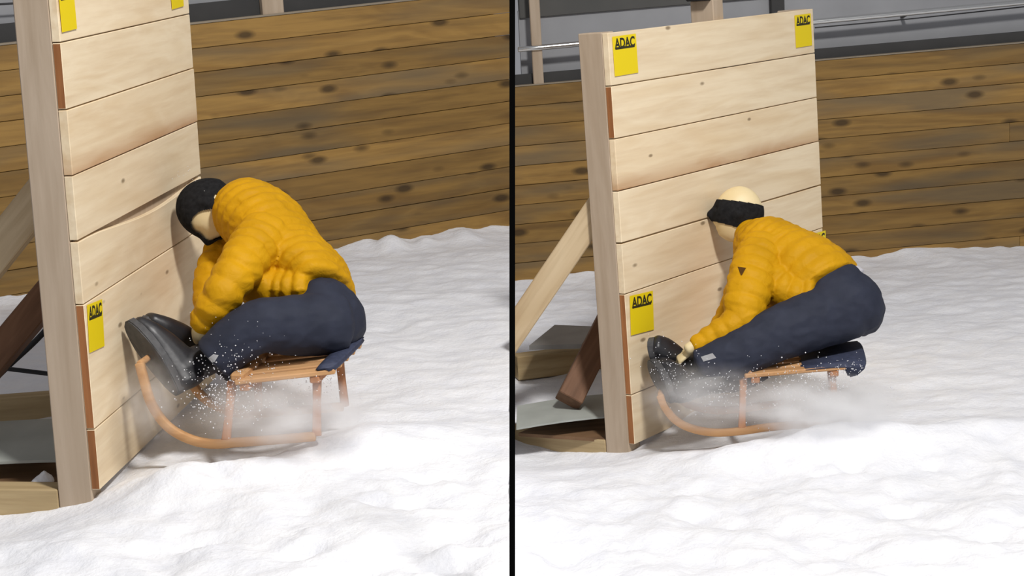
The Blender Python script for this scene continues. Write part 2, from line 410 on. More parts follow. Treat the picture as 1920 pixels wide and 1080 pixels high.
# right bay above the boards
strip('trim_5', MWR, (sR(1.28)+.0, -.006, 1.250), (4.6, .05, 1.258), .002, M_trimmetal, .022)
strip('gap_shade_right', MWR, (sR(1.3)+.02, .06, 1.22), (4.6, .09, 1.318), 0, M_recess, .022)  # gap shadow over the right boards, put in as a dark strip
strip('wall_right_upper', MWR, (sR(1.8)+.04, .16, 1.15), (4.6, .22, 1.70), 0, M_grey, .022)
SB = 1.20
strip('wall_right_band', MWR, (sR(1.9)+.04, .14, 1.655), (SB, .24, 1.79), .004, M_greydark, .022)
strip('wall_right_top', MWR, (sR(1.9)+.04, .16, 1.79), (SB, .22, 3.2), 0, M_ply, .022)
strip('wall_right_panel', MWR, (SB, .16, 1.70), (4.6, .22, 3.2), 0, M_grey, .022)
def wall_pt(Mw, px, py, off=0.0):
    o = Mw.translation; n = V((Mw[0][1], Mw[1][1], 0)); t = on_plane(px, py, o, n, off); return at(px, py, t)
# posts against the upper wall
def post(px, top_py, bot_py, Mw, wpx, off, label):
    a = wall_pt(Mw, px, bot_py, off); wd = wpx/F*a.dot(FW)*1.0
    d = V((Mw[0][0], Mw[1][0], 0))
    bm = bmesh.new(); beam(bm, V((a.x, a.y, a.z-.02)), V((a.x, a.y, 3.0)), wd, .05, d)
    o = build('wall_post', bm, M_post); b = o.data
    b.transform(Matrix.Translation(-V((a.x, a.y, a.z)))); o.location = (a.x, a.y, a.z)
    return tag(o, label, 'post')
post(1010, 0, 160, MWR, 20, .03, 'pale timber post standing above board wall, left of right barrier')
post(511, 0, 30, MWL, 44, .03, 'pale timber post above dark board wall, right of left barrier')
pb = post(1458, 0, 40, MWR, 26, .10, 'dark post on grey wall behind top right corner of right barrier'); pb.data.materials[0] = M_recess
# handrail with brackets
hr = empty('handrail', wall_pt(MWR, 972, 93, .0))
a = wall_pt(MWR, 972, 93, .0); b = wall_pt(MWR, 2060, -9, .0)
bm = bmesh.new(); tube(bm, [a, a.lerp(b, .5), b], [.017]*3, [.017]*3, 16, V((0, 0, 1)), cap=(.3, .3))
build('rail', bm, M_steel, hr, True)
for px in (1010, 1700):
    t = (px-972)/1088; q = a.lerp(b, t); bm = bmesh.new()
    beam(bm, q, q+nR*.15+V((0, 0, -.03)), .02, .02); build('bracket', bm, M_greydark, hr)
tag(hr, 'round steel handrail running along grey wall behind right barrier', 'handrail')
def cable(name, P, r, label, m=M_cable, cat='cable'):
    bm = bmesh.new(); tube(bm, P, [r]*len(P), [r]*len(P), 8, V((.1, .2, 1)).normalized(), cap=(.3, .3))
    o = build(name, bm, m, None, True); return tag(o, label, cat)
cable('wall_cable', [wall_pt(MWR, 1528, 52, .03), wall_pt(MWR, 1720, 34, .03), wall_pt(MWR, 2000, 4, .03)], .004, 'thin dark cable below steel handrail on grey wall')
cable('wall_cable', [wall_pt(MWL, -60, 12, .0), wall_pt(MWL, 60, 4, .0), wall_pt(MWL, 120, 0, .0)], .006, 'thin dark cable on grey wall above board wall at far left')

# ------------------------------------------------------------------ impact barriers
RH = .22
class Bar: pass
def barrier(name, o, n, u, w, W, label, warp):
    B = Bar(); B.o, B.n, B.u, B.w, B.W = o, n, u, w, W
    B.M = Matrix(((n.x, u.x, w.x, o.x), (n.y, u.y, w.y, o.y), (n.z, u.z, w.z, o.z), (0, 0, 0, 1)))
    R = empty('impact_barrier'); R.matrix_world = B.M; B.root = R
    tag(R, label, 'barrier', None)
    rr = random.Random(name)
    def board(v0, v1, m, end_brown, u0=0.0, dip=None, bow=None):
        z1, z0 = RH*(8-v0)-.0022, RH*(8-v1)+.0022
        bm = bmesh.new(); K = 14; pr = rr.uniform(-.0015, .0015); rows = []
        for i in range(K+1):
            uu = u0 + (W-u0)*i/K; t = i/K
            top = z1 - (dip(t) if dip else 0); nb = bow(t) if bow else 0
            rows.append([bm.verts.new(c) for c in ((pr+nb, uu, z0), (pr+nb, uu, top), (-.03+nb, uu, top), (-.03+nb, uu, z0))])
        for a, b in zip(rows, rows[1:]):
            for k in range(4): bm.faces.new((a[k], a[(k+1) % 4], b[(k+1) % 4], b[k]))
        f0 = bm.faces.new(rows[0][::-1]); bm.faces.new(rows[-1])
        bmesh.ops.recalc_face_normals(bm, faces=bm.faces[:])
        if end_brown: f0.material_index = 1
        bmesh.ops.bevel(bm, geom=[e for e in bm.edges if e.calc_face_angle(0) > 1.2], offset=.002, segments=1, affect='EDGES')
        o_ = link('barrier_board', mesh_of(bm, 'barrier_board'), m, R)
        o_.data.materials.append(M_end)
        return o_
    mats = [M_spruce, M_spruce, M_spruce_edge, M_spruce, M_spruce]
    for v in range(5):
        board(v, v+1, mats[v], v == 1, 0 if v == 1 else .0, dip=(warp if v == 4 else None))
    pnl = board(5, 7, M_spruce, True); pnl.name = 'wide_panel'
    board(7, 8, M_spruce, True)
    if name == 'L':
        bm = bmesh.new(); bbox(bm, (-.026, .02, RH*4-.05), (-.020, W-.02, RH*4+.008)); link('backing_strip', mesh_of(bm, 'backing_strip'), M_post, R)
    # posts behind the boards
    for uu, tp in ((.0, RH*8+.002), (W*.5, RH*8+.09), (W-.09, RH*8)):
        bm = bmesh.new(); bbox(bm, (-.152, uu, -.10), (-.0305, uu+.09, tp), .004)
        link('barrier_post', mesh_of(bm, 'barrier_post'), M_post, R)
    if name == 'R':
        bm = bmesh.new(); bbox(bm, (-.14, W*.5+.05, RH*8+.03), (-.06, W*.5+.125, RH*8+.13), .012); bbox(bm, (-.155, W*.5-.05, RH*8+.09), (-.03, W*.5+.1, RH*8+.14), .012)
        link('clamp', mesh_of(bm, 'clamp'), M_strap, R)
    return B
def sticker(B, u0, z1, wd, ht, tilt=0.0):
    # yellow film with black lettering across its top
    bm = bmesh.new(); c = math.cos(tilt); s = math.sin(tilt)
    bbox(bm, (.0018, 0, -ht), (.0032, wd, 0), .0004)
    Mt = Matrix(((1, 0, 0, 0), (0, c, -s, u0), (0, s, c, z1), (0, 0, 0, 1)))
    st = link('sticker', mesh_of(bm, 'sticker'), M_yellow, B.root); st.matrix_parent_inverse = Matrix(); st.matrix_local = Mt
    cu = bpy.data.curves.new('lettering', 'FONT'); cu.body = 'ADAC'; cu.size = 1.0; cu.extrude = .004; cu.offset = .034; cu.resolution_u = 4
    to = bpy.data.objects.new('tmp', cu); C.objects.link(to)
    dg = bpy.context.evaluated_depsgraph_get(); dg.update()
    me = bpy.data.meshes.new_from_object(to.evaluated_get(dg)); bpy.data.objects.remove(to)
    xs = [v.co.x for v in me.vertices]; ys = [v.co.y for v in me.vertices]
    x0, x1, y0, y1 = min(xs), max(xs), min(ys), max(ys)
    lw, lh = wd*.86, ht*.27
    for v in me.vertices:
        a = (v.co.x-x0)/(x1-x0)*lw + wd*.07; b = (v.co.y-y0)/(y1-y0)*lh - ht*.05 - lh
        v.co = (.0036 + v.co.z*.05, a, b)
    me.materials.clear(); link('lettering', me, M_ink, st)
    bm = bmesh.new(); bbox(bm, (.0031, wd*.09, -ht*.05-lh*1.06), (.0036, wd*.91, -ht*.05-lh*.84), 0); link('rule', mesh_of(bm, 'rule'), M_ink, st)
    return st
oR, nRb, uR, wR = V((.4874, 7.051, -.022)), V((.79092, -.61107, .03212)), V((.61167, .79100, -.01332)), V((-.01727, .03019, .99940))
oL, nLb, uL, wL = V((-1.4658, 5.666, .356)), V((.99159, -.12597, -.02976)), V((.12644, .99187, .01463)), V((.02767, -.01827, .99945))
BR = barrier('R', oR, nRb, uR, wR, 1.82, 'pale plank impact barrier in right bay with bare head dummy against it', lambda t: .003)
BL = barrier('L', oL, nLb, uL, wL, 1.42, 'pale plank impact barrier in left bay with sprung gap between boards', lambda t: .003+.036*max(0, math.sin(math.pi*min(1, max(0, (t-.1)/.95))))**1.3)
def uz(B, px, py):
    t = on_plane(px, py, B.o, B.n); q = at(px, py, t)-B.o; return q.dot(B.u), q.dot(B.w)
def put_sticker(B, tl, tr, bl):
    a, b, c = uz(B, *tl), uz(B, *tr), uz(B, *bl)
    sticker(B, a[0], a[1], math.hypot(b[0]-a[0], b[1]-a[1]), math.hypot(c[0]-a[0], c[1]-a[1]), math.atan2(b[1]-a[1], b[0]-a[0]))
put_sticker(BR, (1147, 69), (1191, 63), (1155, 143))
put_sticker(BR, (1489, 29), (1519, 25), (1492, 90))
put_sticker(BR, (1180, 555), (1223, 545), (1186, 628))
put_sticker(BR, (1516, 441), (1547, 432), (1520, 505))
put_sticker(BL, (107, -28), (135, -33), (121, 58))
put_sticker(BL, (316, -52), (338, -57), (327, 14))
put_sticker(BL, (162, 572), (190, 561), (170, 660))

# timber frames behind the barriers
def part_beam(name, B, p0, p1, wd, ht, m, side=None):
    bm = bmesh.new(); beam(bm, p0, p1, wd, ht, side)
    t = (p1-p0).normalized(); s = side or t.cross(V((0, 0, 1))); s = (s-t*s.dot(t)).normalized(); h = s.cross(t)
    F_ = Matrix(((t.x, s.x, h.x, p0.x), (t.y, s.y, h.y, p0.y), (t.z, s.z, h.z, p0.z), (0, 0, 0, 1)))
    me = mesh_of(bm, name); me.transform(F_.inverted()); o = link(name, me, m, B.root); o.matrix_parent_inverse = Matrix(); o.matrix_local = B.M.inverted() @ F_
    return o
def bl(B, n, u, w_): return B.o + B.n*n + B.u*u + B.w*w_
SEAM_N = RT
def trim_at_divider(o):          # saw a timber flush with the divider plane
    bpy.context.view_layer.update(); iv = o.matrix_world.inverted()
    bm = bmesh.new(); bm.from_mesh(o.data)
    r = bmesh.ops.bisect_plane(bm, geom=bm.verts[:]+bm.edges[:]+bm.faces[:], plane_co=iv @ (EYE+FW*7+RT*.012), plane_no=(iv.to_3x3() @ RT), clear_inner=True)
    es = [e for e in r['geom_cut'] if isinstance(e, bmesh.types.BMEdge)]
    if es: bmesh.ops.contextual_create(bm, geom=es)
    bm.to_mesh(o.data); bm.free(); return o
def cut(p0, p1, side):           # stop a timber at the divider plane
    a, b = (p0-EYE).dot(RT), (p1-EYE).dot(RT)
    lim = .012
    if b < lim: return p0.lerp(p1, (a+.12)/(a-b))
    return p1
# right bay
trim_at_divider(part_beam('base_beam', BR, bl(BR, -.155, .046, -.045), cut(bl(BR, -.155, .046, -.045), bl(BR, -.9, .046, -.045), 1), .09, .10, M_beam))
g0, g1 = gnd(967, 688, .06), gnd(1190, 661, .06)
trim_at_divider(part_beam('rear_beam', BR, g1, cut(g1, g0, 1), .09, .12, M_beam))
pA, pB = at(1152, 345, 7.30), at(905, 708, 7.50)
trim_at_divider(part_beam('brace', BR, pA, cut(pA, pB, 1), .06, .115, M_brace, FW))
part_beam('prop', BR, at(1146, 592, 7.85), at(1066, 752, 7.62), .09, .115, M_brown, FW)
# left bay
part_beam('base_beam', BL, bl(BL, -.155, .046, -.052), bl(BL, -1.3, .046, -.052), .09, .10, M_beam)
g0, g1 = gnd(-120, 776, ZL+.05), gnd(150, 755, ZL+.05)
part_beam('rear_beam', BL, g1, g0, .09, .10, M_beam)
part_beam('brace', BL, at(95, 345, 6.12), at(-190, 705, 6.25), .06, .13, M_brace, FW)
part_beam('prop', BL, at(118, 520, 6.5), at(-70, 745, 6.45), .09, .11, M_brown, FW)

# loose ballast and straps behind the barriers
def slab(name, pts, th, m, label, cat, bev=.006, bend=0):
    bm = bmesh.new(); vs = [bm.verts.new(p) for p in pts]; f = bm.faces.new(vs)
    f.normal_update()
    if f.normal.z < 0: f.normal_flip()
    bmesh.ops.subdivide_edges(bm, edges=bm.edges[:], cuts=3, use_grid_fill=True)
    c = sum(pts, V())/len(pts)
    rad = max((p-c).length for p in pts)
    for v_ in bm.verts: v_.co.z += bend*(1-((v_.co-c).length/rad)**2)
    r = bmesh.ops.extrude_face_region(bm, geom=bm.faces[:])
    for v_ in r['geom']:
        if isinstance(v_, bmesh.types.BMVert): v_.co.z -= th
    base = c.copy(); base.z -= th
    for v_ in bm.verts: v_.co -= base
    o = build(name, bm, m, None, False); o.location = base
    o.data.materials[0] = m
    return tag(o, label, cat)
slab('grey_plate', [gnd(992, 648, .225), gnd(1090, 645, .235), gnd(1117, 612, .245), gnd(1040, 609, .235)], .022, M_plate, 'dark grey plate lying tilted on rear timber behind right barrier', 'plate')
slab('plastic_sheet', [gnd(968, 804, .045), gnd(1150, 782, .05), gnd(1144, 738, .05), gnd(970, 764, .05)], .008, M_sheet, 'grey plastic sheet lying on snow behind right barrier', 'sheet', bend=.015)
slab('plywood_offcut', [gnd(972, 812, -.02), gnd(1152, 824, -.02), gnd(1150, 782, -.01), gnd(1010, 796, -.01)], .015, M_ply, 'brown plywood offcut at the foot of right barrier base beam', 'plywood')
bmz = .43
slab('plastic_sheet', [gnd(-60, 872, ZL+.05), gnd(118, 862, ZL+.05), gnd(110, 787, ZL+.10), gnd(-60, 795, ZL+.10)], .010, M_sheet, 'grey plastic sheet lying between base timbers of left barrier', 'sheet', bend=.01)
slab('plywood_offcut', [gnd(-60, 925, ZL-.03), gnd(136, 920, ZL-.03), gnd(122, 852, ZL-.0), gnd(-60, 860, ZL-.0)], .015, M_ply, 'brown plywood offcut just behind left barrier base beam', 'plywood')
bm = bmesh.new(); bmesh.ops.create_icosphere(bm, subdivisions=3, radius=1)
q = gnd(78, 914, ZL-.03)
for v_ in bm.verts:
    tz = (v_.co.z+1)/2; v_.co = V((v_.co.x*.062*(1.08-tz)+.016*tz, v_.co.y*.06*(1.08-tz), tz*.062)) + V((1, 1, 0))*.006*noise.noise(v_.co*2)
o = build('snow_lump', bm, M_snow, None, True); o.location = q; tag(o, 'white snow lump on brown plywood behind left barrier post', 'snow')
cable('lashing_strap', [at(112, 590, 6.7), at(66, 640, 6.75), at(10, 692, 6.8), at(-60, 760, 6.8)], .012, 'thick black strap slanting behind left barrier post', M_strap, 'strap')
cable('lashing_strap', [at(118, 704, 6.6), at(60, 697, 6.65), at(-80, 680, 6.7)], .009, 'thin black strap stretched level behind left barrier post', M_strap, 'strap')

# ------------------------------------------------------------------ sleds
def sled(bay, runner, dn, lat, seat, legs, cush, label):
    """near-side curves in the sled's near plane; the far side is one sled width (lat) away"""
    base = at(*runner[len(runner)//2], dn); R = empty('wooden_sled', base)
    tag(R, label, 'sled')
    def lay(pts, k): return [at(p[0], p[1], dn) + lat*k for p in pts]
    for k in (0, 1):
        P = lay(runner, k); bm = bmesh.new()
        tube(bm, P, [.016]*len(P), [.013]*len(P), 12, lat.normalized(), cap=(.4, .4), sq=5)
        build('runner', bm, M_ash, R, True)
        for a, b in legs:
            bm = bmesh.new(); A, Bp = at(a[0], a[1], dn)+lat*(.12 if k == 0 else .88), at(b[0], b[1], dn)+lat*k
            tube(bm, [A, A.lerp(Bp, .5), Bp], [.017, .014, .016], [.013, .012, .013], 10, lat.normalized(), cap=(.3, .3), sq=4)
            build('leg', bm, M_leg, R, True)
    s0, s1 = seat; n = 5
    for i in range(n):
        k = .02 + .96*(i/(n-1)); A = at(s0[0], s0[1], dn)+lat*k; Bp = at(s1[0], s1[1], dn)+lat*k
        bm = bmesh.new(); beam(bm, A, Bp, .048, .018, lat, .004); build('slat', bm, M_ash, R)
    t = at(s1[0], s1[1], dn)-at(s0[0], s0[1], dn); dz = V((0, 0, -.022))
    for f in (.10, .80):
        A = at(s0[0], s0[1], dn)+t*f+dz; bm = bmesh.new(); beam(bm, A-lat*.04, A+lat*1.04, .036, .026); build('crossbar', bm, M_leg, R)
    A = at(s0[0], s0[1], dn)+t*.02+V((0, 0, .014)); bm = bmesh.new(); beam(bm, A+lat*.0, A+lat*1.0, .05, .03, None, .008); build('front_bar', bm, M_ash, R)
    P = lay(runner[:2], .0)
    bm = bmesh.new(); A = at(*runner[0], dn); tube(bm, [A, A+lat*.5, A+lat], [.012]*3, [.012]*3, 10, V((0, 0, 1)), cap=(.3, .3)); build('tip_bar', bm, M_ash, R, True)
    bm = bmesh.new(); P = [at(c[0], c[1], dn) for c in cush]; k0, k1 = -.06, 1.06
    K = 8; rows = []
    for i in range(K+1):
        f = i/K; sq = 1-.10*abs(2*f-1)**3; cc = sum(P, V())/len(P)
        rows.append([bm.verts.new(cc+(p-cc)*sq + lat*(k0+(k1-k0)*f)) for p in P])
    m = len(P)
    for a, b in zip(rows, rows[1:]):
        for j in range(m): bm.faces.new((a[j], a[(j+1) % m], b[(j+1) % m], b[j]))
    bm.faces.new(rows[0][::-1]); bm.faces.new(rows[-1])
    bmesh.ops.recalc_face_normals(bm, faces=bm.faces[:])
    bmesh.ops.bevel(bm, geom=[e for e in bm.edges if e.calc_face_angle(0) > .7], offset=.007, segments=2, affect='EDGES')
    build('seat_cushion', bm, M_cush, R, True)
    return R
sled('L', [(262, 682), (270, 712), (284, 757), (312, 797), (350, 821), (395, 832), (450, 829), (520, 824), (590, 818)], 6.02, V((.072, .33, .012)),
     ((440, 716), (628, 695)), [((428, 722), (424, 826)), ((588, 700), (594, 816))],
     [(592, 696), (612, 693), (620, 699), (630, 694), (635, 685), (628, 678), (606, 682), (592, 686)], 'ash wood sled tilted up beneath dummy with black cap')
sled('R', [(1238, 742), (1246, 762), (1266, 787), (1296, 803), (1340, 811), (1390, 808), (1440, 801), (1500, 796), (1570, 792)], 7.12, V((.05, .33, .0)),
     ((1395, 704), (1606, 686)), [((1394, 706), (1391, 806)), ((1560, 694), (1568, 788))],
     [(1500, 696), (1560, 691), (1584, 690), (1592, 708), (1610, 704), (1628, 688), (1624, 674), (1570, 680), (1500, 688)], 'ash wood sled beneath dummy whose bare head shows a black band')

# ------------------------------------------------------------------ dummies
def head_point(th, ph):
    """unit head: x face, y side, z crown; th polar angle from crown, ph azimuth from face"""
    x, y, z = math.sin(th)*math.cos(ph), math.sin(th)*math.sin(ph), math.cos(th)
    X, Y, Z = x*.100, y*.078, z*.118
    if z < 0:
        Y *= 1 - .28*(-z)**1.2*(1 if x > 0 else .6); X *= 1 - (.10 if x > 0 else .38)*(-z)
    if x < 0: X *= 1.04
    g = lambda a, b, sa, sb: math.exp(-((ph-a)/sa)**2 - ((z-b)/sb)**2)
    nose = g(0, -.20, .16, .20)*.022; X += nose
    for s in (-1, 1):
        e = g(s*.38, .04, .2, .11)*.008; X -= e
        ear = g(s*1.62, -.05, .16, .22)*.012; Y += s*ear
    X += g(0, -.52, .30, .05)*.005 + g(0, -.64, .28, .05)*.004 - g(0, -.58, .3, .025)*.005
    X += g(0, -.84, .5, .10)*.008
    return V((X, Y, Z)), V((x, y, z))
def head_grid(bm, c, fx, uz_, scale, k=1.0, cond=None, nt=36, npn=56):
    fy = uz_.cross(fx).normalized(); fx = fy.cross(uz_).normalized()
    g = {}
    def vert(i, j):
        j %= npn; key = (i, 0 if i in (0, nt) else j)
        if key not in g:
            p, d = head_point(max(.0001, min(math.pi-.0001, math.pi*i/nt)), ((2*math.pi*j/npn+math.pi) % (2*math.pi))-math.pi)
            p = p*scale*k; g[key] = bm.verts.new(c + fx*p.x + fy*p.y + uz_*p.z)
        return g[key]
    for i in range(nt):
        for j in range(npn):
            if cond:
                th = math.pi*(i+.5)/nt; ph = 2*math.pi*(j+.5)/npn
                d = V((math.sin(th)*math.cos(ph), math.sin(th)*math.sin(ph), math.cos(th)))
                if not cond(d): continue
            q = [vert(i, j), vert(i+1, j), vert(i+1, j+1), vert(i, j+1)]
            q = list(dict.fromkeys(q))
            if len(q) > 2: bm.faces.new(q)
def hand(bm, wrist, palm_dir, back_dir, size=1.0, curl=.55, thumb=1):
    """palm, four unequal curled fingers and a thumb leaving the side of the palm"""
    t = palm_dir.normalized(); b = (back_dir - t*back_dir.dot(t)).normalized(); s = t.cross(b).normalized()*thumb
    L = .088*size
    tube(bm, [wrist-t*.035*size, wrist, wrist+t*L*.55, wrist+t*L], [.024*size, .024*size, .036*size, .038*size], [.018*size, .018*size, .015*size, .013*size], 14, b, cap=(.4, .4))
    for off, ln in ((.030, .068), (.010, .078), (-.010, .072), (-.029, .056)):
        p = wrist + t*(L*.92) + s*off*size; P = [p-t*.02*size, p]; d = t.copy(); ang = 0
        for seg_ in (.42, .33, .25):
            ang += curl; d = (t*math.cos(ang) - b*math.sin(ang)).normalized(); P.append(P[-1]+d*ln*seg_*size)
        r = [.0088*size, .0088*size, .0082*size, .0076*size, .0064*size]
        tube(bm, P, r, r, 8, s, cap=(.8, .9))
    p = wrist + t*L*.25 + s*.026*size; d1 = (t*.6+s*.8-b*.15).normalized(); d2 = (t*.9+s*.3-b*.45).normalized()
    P = [p-d1*.012*size, p+d1*.026*size, p+d1*.028*size+d2*.024*size, p+d1*.028*size+d2*.046*size]
    r = [.013*size, .011*size, .0095*size, .0075*size]; tube(bm, P, r, r, 8, b, cap=(.8, .9))
def boot(parent, heel, toe, up, g=1.25):
    """heel and toe lie on the sole; up points from the sole to the ankle side; shaft rises from the heel half"""
    d = (toe-heel); L = d.length; t = d.normalized(); n = (up - t*up.dot(t)).normalized(); s = t.cross(n).normalized()
    O = empty('boot', heel); O.parent = None
    M_ = Matrix(((t.x, s.x, n.x, heel.x), (t.y, s.y, n.y, heel.y), (t.z, s.z, n.z, heel.z), (0, 0, 0, 1)))
    bpy.data.objects.remove(O)
    P = lambda x, y, z: M_ @ V((x*L, y, z*(g if z > 0 else 1)))
    bm = bmesh.new()
    tube(bm, [P(.02, 0, .055), P(.25, 0, .062), P(.5, 0, .056), P(.75, 0, .042), P(.93, 0, .030)], [q*g for q in (.050, .058, .050, .036, .022)], [q*g for q in (.036, .040, .044, .047, .036)], 18, s, cap=(.35, .8), sq=2.4)
    tube(bm, [P(.20, 0, .05), P(.19, 0, .11), P(.17, 0, .17), P(.16, 0, .21)], [q*g for q in (.052, .052, .050, .050)], [q*g for q in (.040, .042, .043, .044)], 18, s, cap=(.3, .15))
    ob, _ = fused('boot', bm, M_boot, parent, .006, 2)
    bm = bmesh.new(); out = []
    K = 22
    for i in range(K):
        a = 2*math.pi*i/K; x = .5+.5*math.cos(a); wdt = .036+.012*math.sin(math.pi*min(1, max(0, (x-.1)*.95)))
        y = math.copysign(abs(math.sin(a))**.7, math.sin(a))*wdt; out.append((x*1.06-.03, y*g*1.06))
    lo = [bm.verts.new(P(x, y, .0 + (.006 if .32 < x < .5 else 0))) for x, y in out]; hi = [bm.verts.new(P(x, y, .026)) for x, y in out]
    for i in range(K): bm.faces.new((lo[i], lo[(i+1) % K], hi[(i+1) % K], hi[i]))
    bm.faces.new(lo[::-1]); bm.faces.new(hi)
    bmesh.ops.recalc_face_normals(bm, faces=bm.faces[:])
    bmesh.ops.bevel(bm, geom=[e for e in bm.edges if e.calc_face_angle(0) > 1.0], offset=.004, segments=2, affect='EDGES')
    me = mesh_of(bm, 'sole'); me.transform(parent.matrix_world.inverted()); link('sole', me, M_sole, ob)
    return ob
def dirv(x, y, z): return (RT*x + UP*y + FW*z).normalized()

def dummy_right():
    hc = on_plane(1384, 402, BR.o, BR.n, .125); D = 7.35
    base = at(1592, 640, 7.30); R = empty('crash_dummy', base)
    tag(R, 'seated dummy in mustard jacket, bare cream head with black band, right barrier', 'dummy')
    c = at(1383, 402, hc); fx = dirv(-1, -.22, .12); uz_ = dirv(.21, .97, .0)
    # body: head, neck, trunk, arms, hands
    bm = bmesh.new(); head_grid(bm, c, fx, uz_, 1.09)
    nk = [(1394, 425, hc), (1402, 442, hc-.02), (1418, 462, hc-.05)]
    ptube(bm, [(*nk[0], 26, .058), (*nk[1], 25, .058), (*nk[2], 30, .09)])
    ptube(bm, [(1420, 462, 7.52, 34, .12), (1475, 505, 7.45, 44, .12), (1550, 552, 7.38, 44, .12), (1590, 575, D, 40, .12)])
    na = [(1422, 480, 7.36), (1402, 535, 7.27), (1386, 588, 7.22), (1360, 618, 7.20), (1322, 637, 7.20), (1290, 655, 7.19)]
    ptube(bm, [(*q, r, r*7.3/F) for q, r in zip(na, (26, 22, 18, 16, 14, 11))])
    fa = [(1430, 470, 7.66), (1400, 530, 7.70), (1375, 590, 7.66), (1340, 640, 7.6), (1312, 672, 7.55)]
    ptube(bm, [(*q, r, r*7.3/F) for q, r in zip(fa, (26, 22, 18, 15, 11))])
    hand(bm, at(1297, 656, 7.22), dirv(-.75, -.6, .15), dirv(-.45, .75, -.4), .82, .6, 1)
    hand(bm, at(1310, 674, 7.55), dirv(-.6, -.75, .1), dirv(-.6, .6, -.3), .9, .5, -1)
    body, _ = fused('body', bm, M_skin, R, .0055, 1)
    # black band round the brow
    bm = bmesh.new(); head_grid(bm, c, fx, uz_, 1.09, 1.045, lambda d: -.46+.12*d.x < d.z+.06*d.x < .40, 150, 150)
    bmesh.ops.solidify(bm, geom=bm.faces[:], thickness=.006); build('headband', bm, M_cap, R, True)
    # jacket
    bm = bmesh.new()
    ptube(bm, [(1404, 434, hc-.03, 32, .080), (1428, 460, hc-.08, 60, .185), (1474, 495, 7.55, 73, .215), (1508, 514, 7.46, 77, .20), (1531, 533, 7.41, 80, .195), (1545, 549, 7.38, 80, .19)], .009, .045, 36, (.35, .12), dens=3)
    ptube(bm, [(1434, 466, 7.47, 44, .09), (1418, 500, 7.36, 46, .095), (1404, 545, 7.26, 43, .085), (1393, 584, 7.22, 38, .075)], .013, .058, 28, (.5, .7), dens=3)
    ptube(bm, [(1398, 590, 7.22, 37, .075), (1372, 612, 7.20, 29, .06), (1334, 632, 7.20, 23, .05), (1300, 650, 7.19, 15, .036)], .009, .055, 24, (.7, .2), dens=3)
    ptube(bm, [(1440, 470, 7.62, 44, .09), (1402, 540, 7.68, 40, .08), (1376, 590, 7.66, 32, .065), (1342, 638, 7.6, 24, .05), (1322, 662, 7.56, 16, .036)], .008, .055, 24, (.5, .2), dens=3)
    ptube(bm, [(1440, 520, 7.45, 46, .16), (1478, 552, 7.40, 46, .18), (1520, 560, 7.38, 56, .19)], .009, .045, 30, (.4, .2), dens=3)
    j, jw = fused('jacket', bm, M_jacket, R, .006, 1, .25, .003, 14)
    jb = bvh_of(jw)
    patch('sleeve_emblem', jb, [(1383, 500), (1399, 502), (1391, 516), (1389, 516)], mat('emblem_brown', S(110, 72, 10)), R)
    bm = bmesh.new(); ptube(bm, [(1398, 431, hc-.02, 26, .075), (1412, 446, hc-.05, 38, .10)], 0, .04, 28, (.2, .2)); 
    build('collar', bm, M_jacket, R, True)
    bm = bmesh.new(); ptube(bm, [(1546, 540, 7.39, 72, .13), (1560, 556, 7.38, 78, .15)], 0, .05, 28, (.2, .2)); build('shirt', bm, M_shirt, R, True)
    # trousers
    bm = bmesh.new()
    ptube(bm, [(1550, 551, 7.37, 75, .165), (1574, 569, D, 73, .186), (1593, 576, D, 66, .185), (1586, 588, D, 60, .17)], 0, 1, 48, (.5, .5))
    ptube(bm, [(1590, 576, 7.27, 62, .11), (1520, 602, 7.22, 56, .10), (1450, 630, 7.18, 50, .085), (1375, 668, 7.16, 45, .075), (1312, 692, 7.16, 37, .065)], .0035, .11, 44, (.6, .2))
    ptube(bm, [(1590, 570, 7.48, 58, .11), (1520, 600, 7.52, 52, .09), (1450, 640, 7.52, 45, .08), (1400, 690, 7.48, 38, .07), (1336, 706, 7.42, 33, .06)], .0035, .11, 44, (.6, .2))
    t, tw = fused('trousers', bm, M_trouser, R, .0075, 7, .5, .0035, 11)
    tb = bvh_of(tw)
    patch('leg_label', tb, [(1314, 669), (1336, 662), (1343, 671), (1319, 678)], M_white, R)
    # boots: the sole meets the barrier
    def solep(px, py, dist): return at(px, py, on_plane(px, py, BR.o, BR.n, dist))
    h1, t1 = at(1256, 750, 7.08), at(1214, 684, 7.26)
    boot(R, h1, t1, at(1312, 694, 7.19)-at(1238, 717, 7.15))
    h2, t2 = at(1246, 706, 7.42), at(1214, 642, 7.26)
    boot(R, h2, t2, at(1330, 704, 7.44)-at(1236, 670, 7.40))
    return R

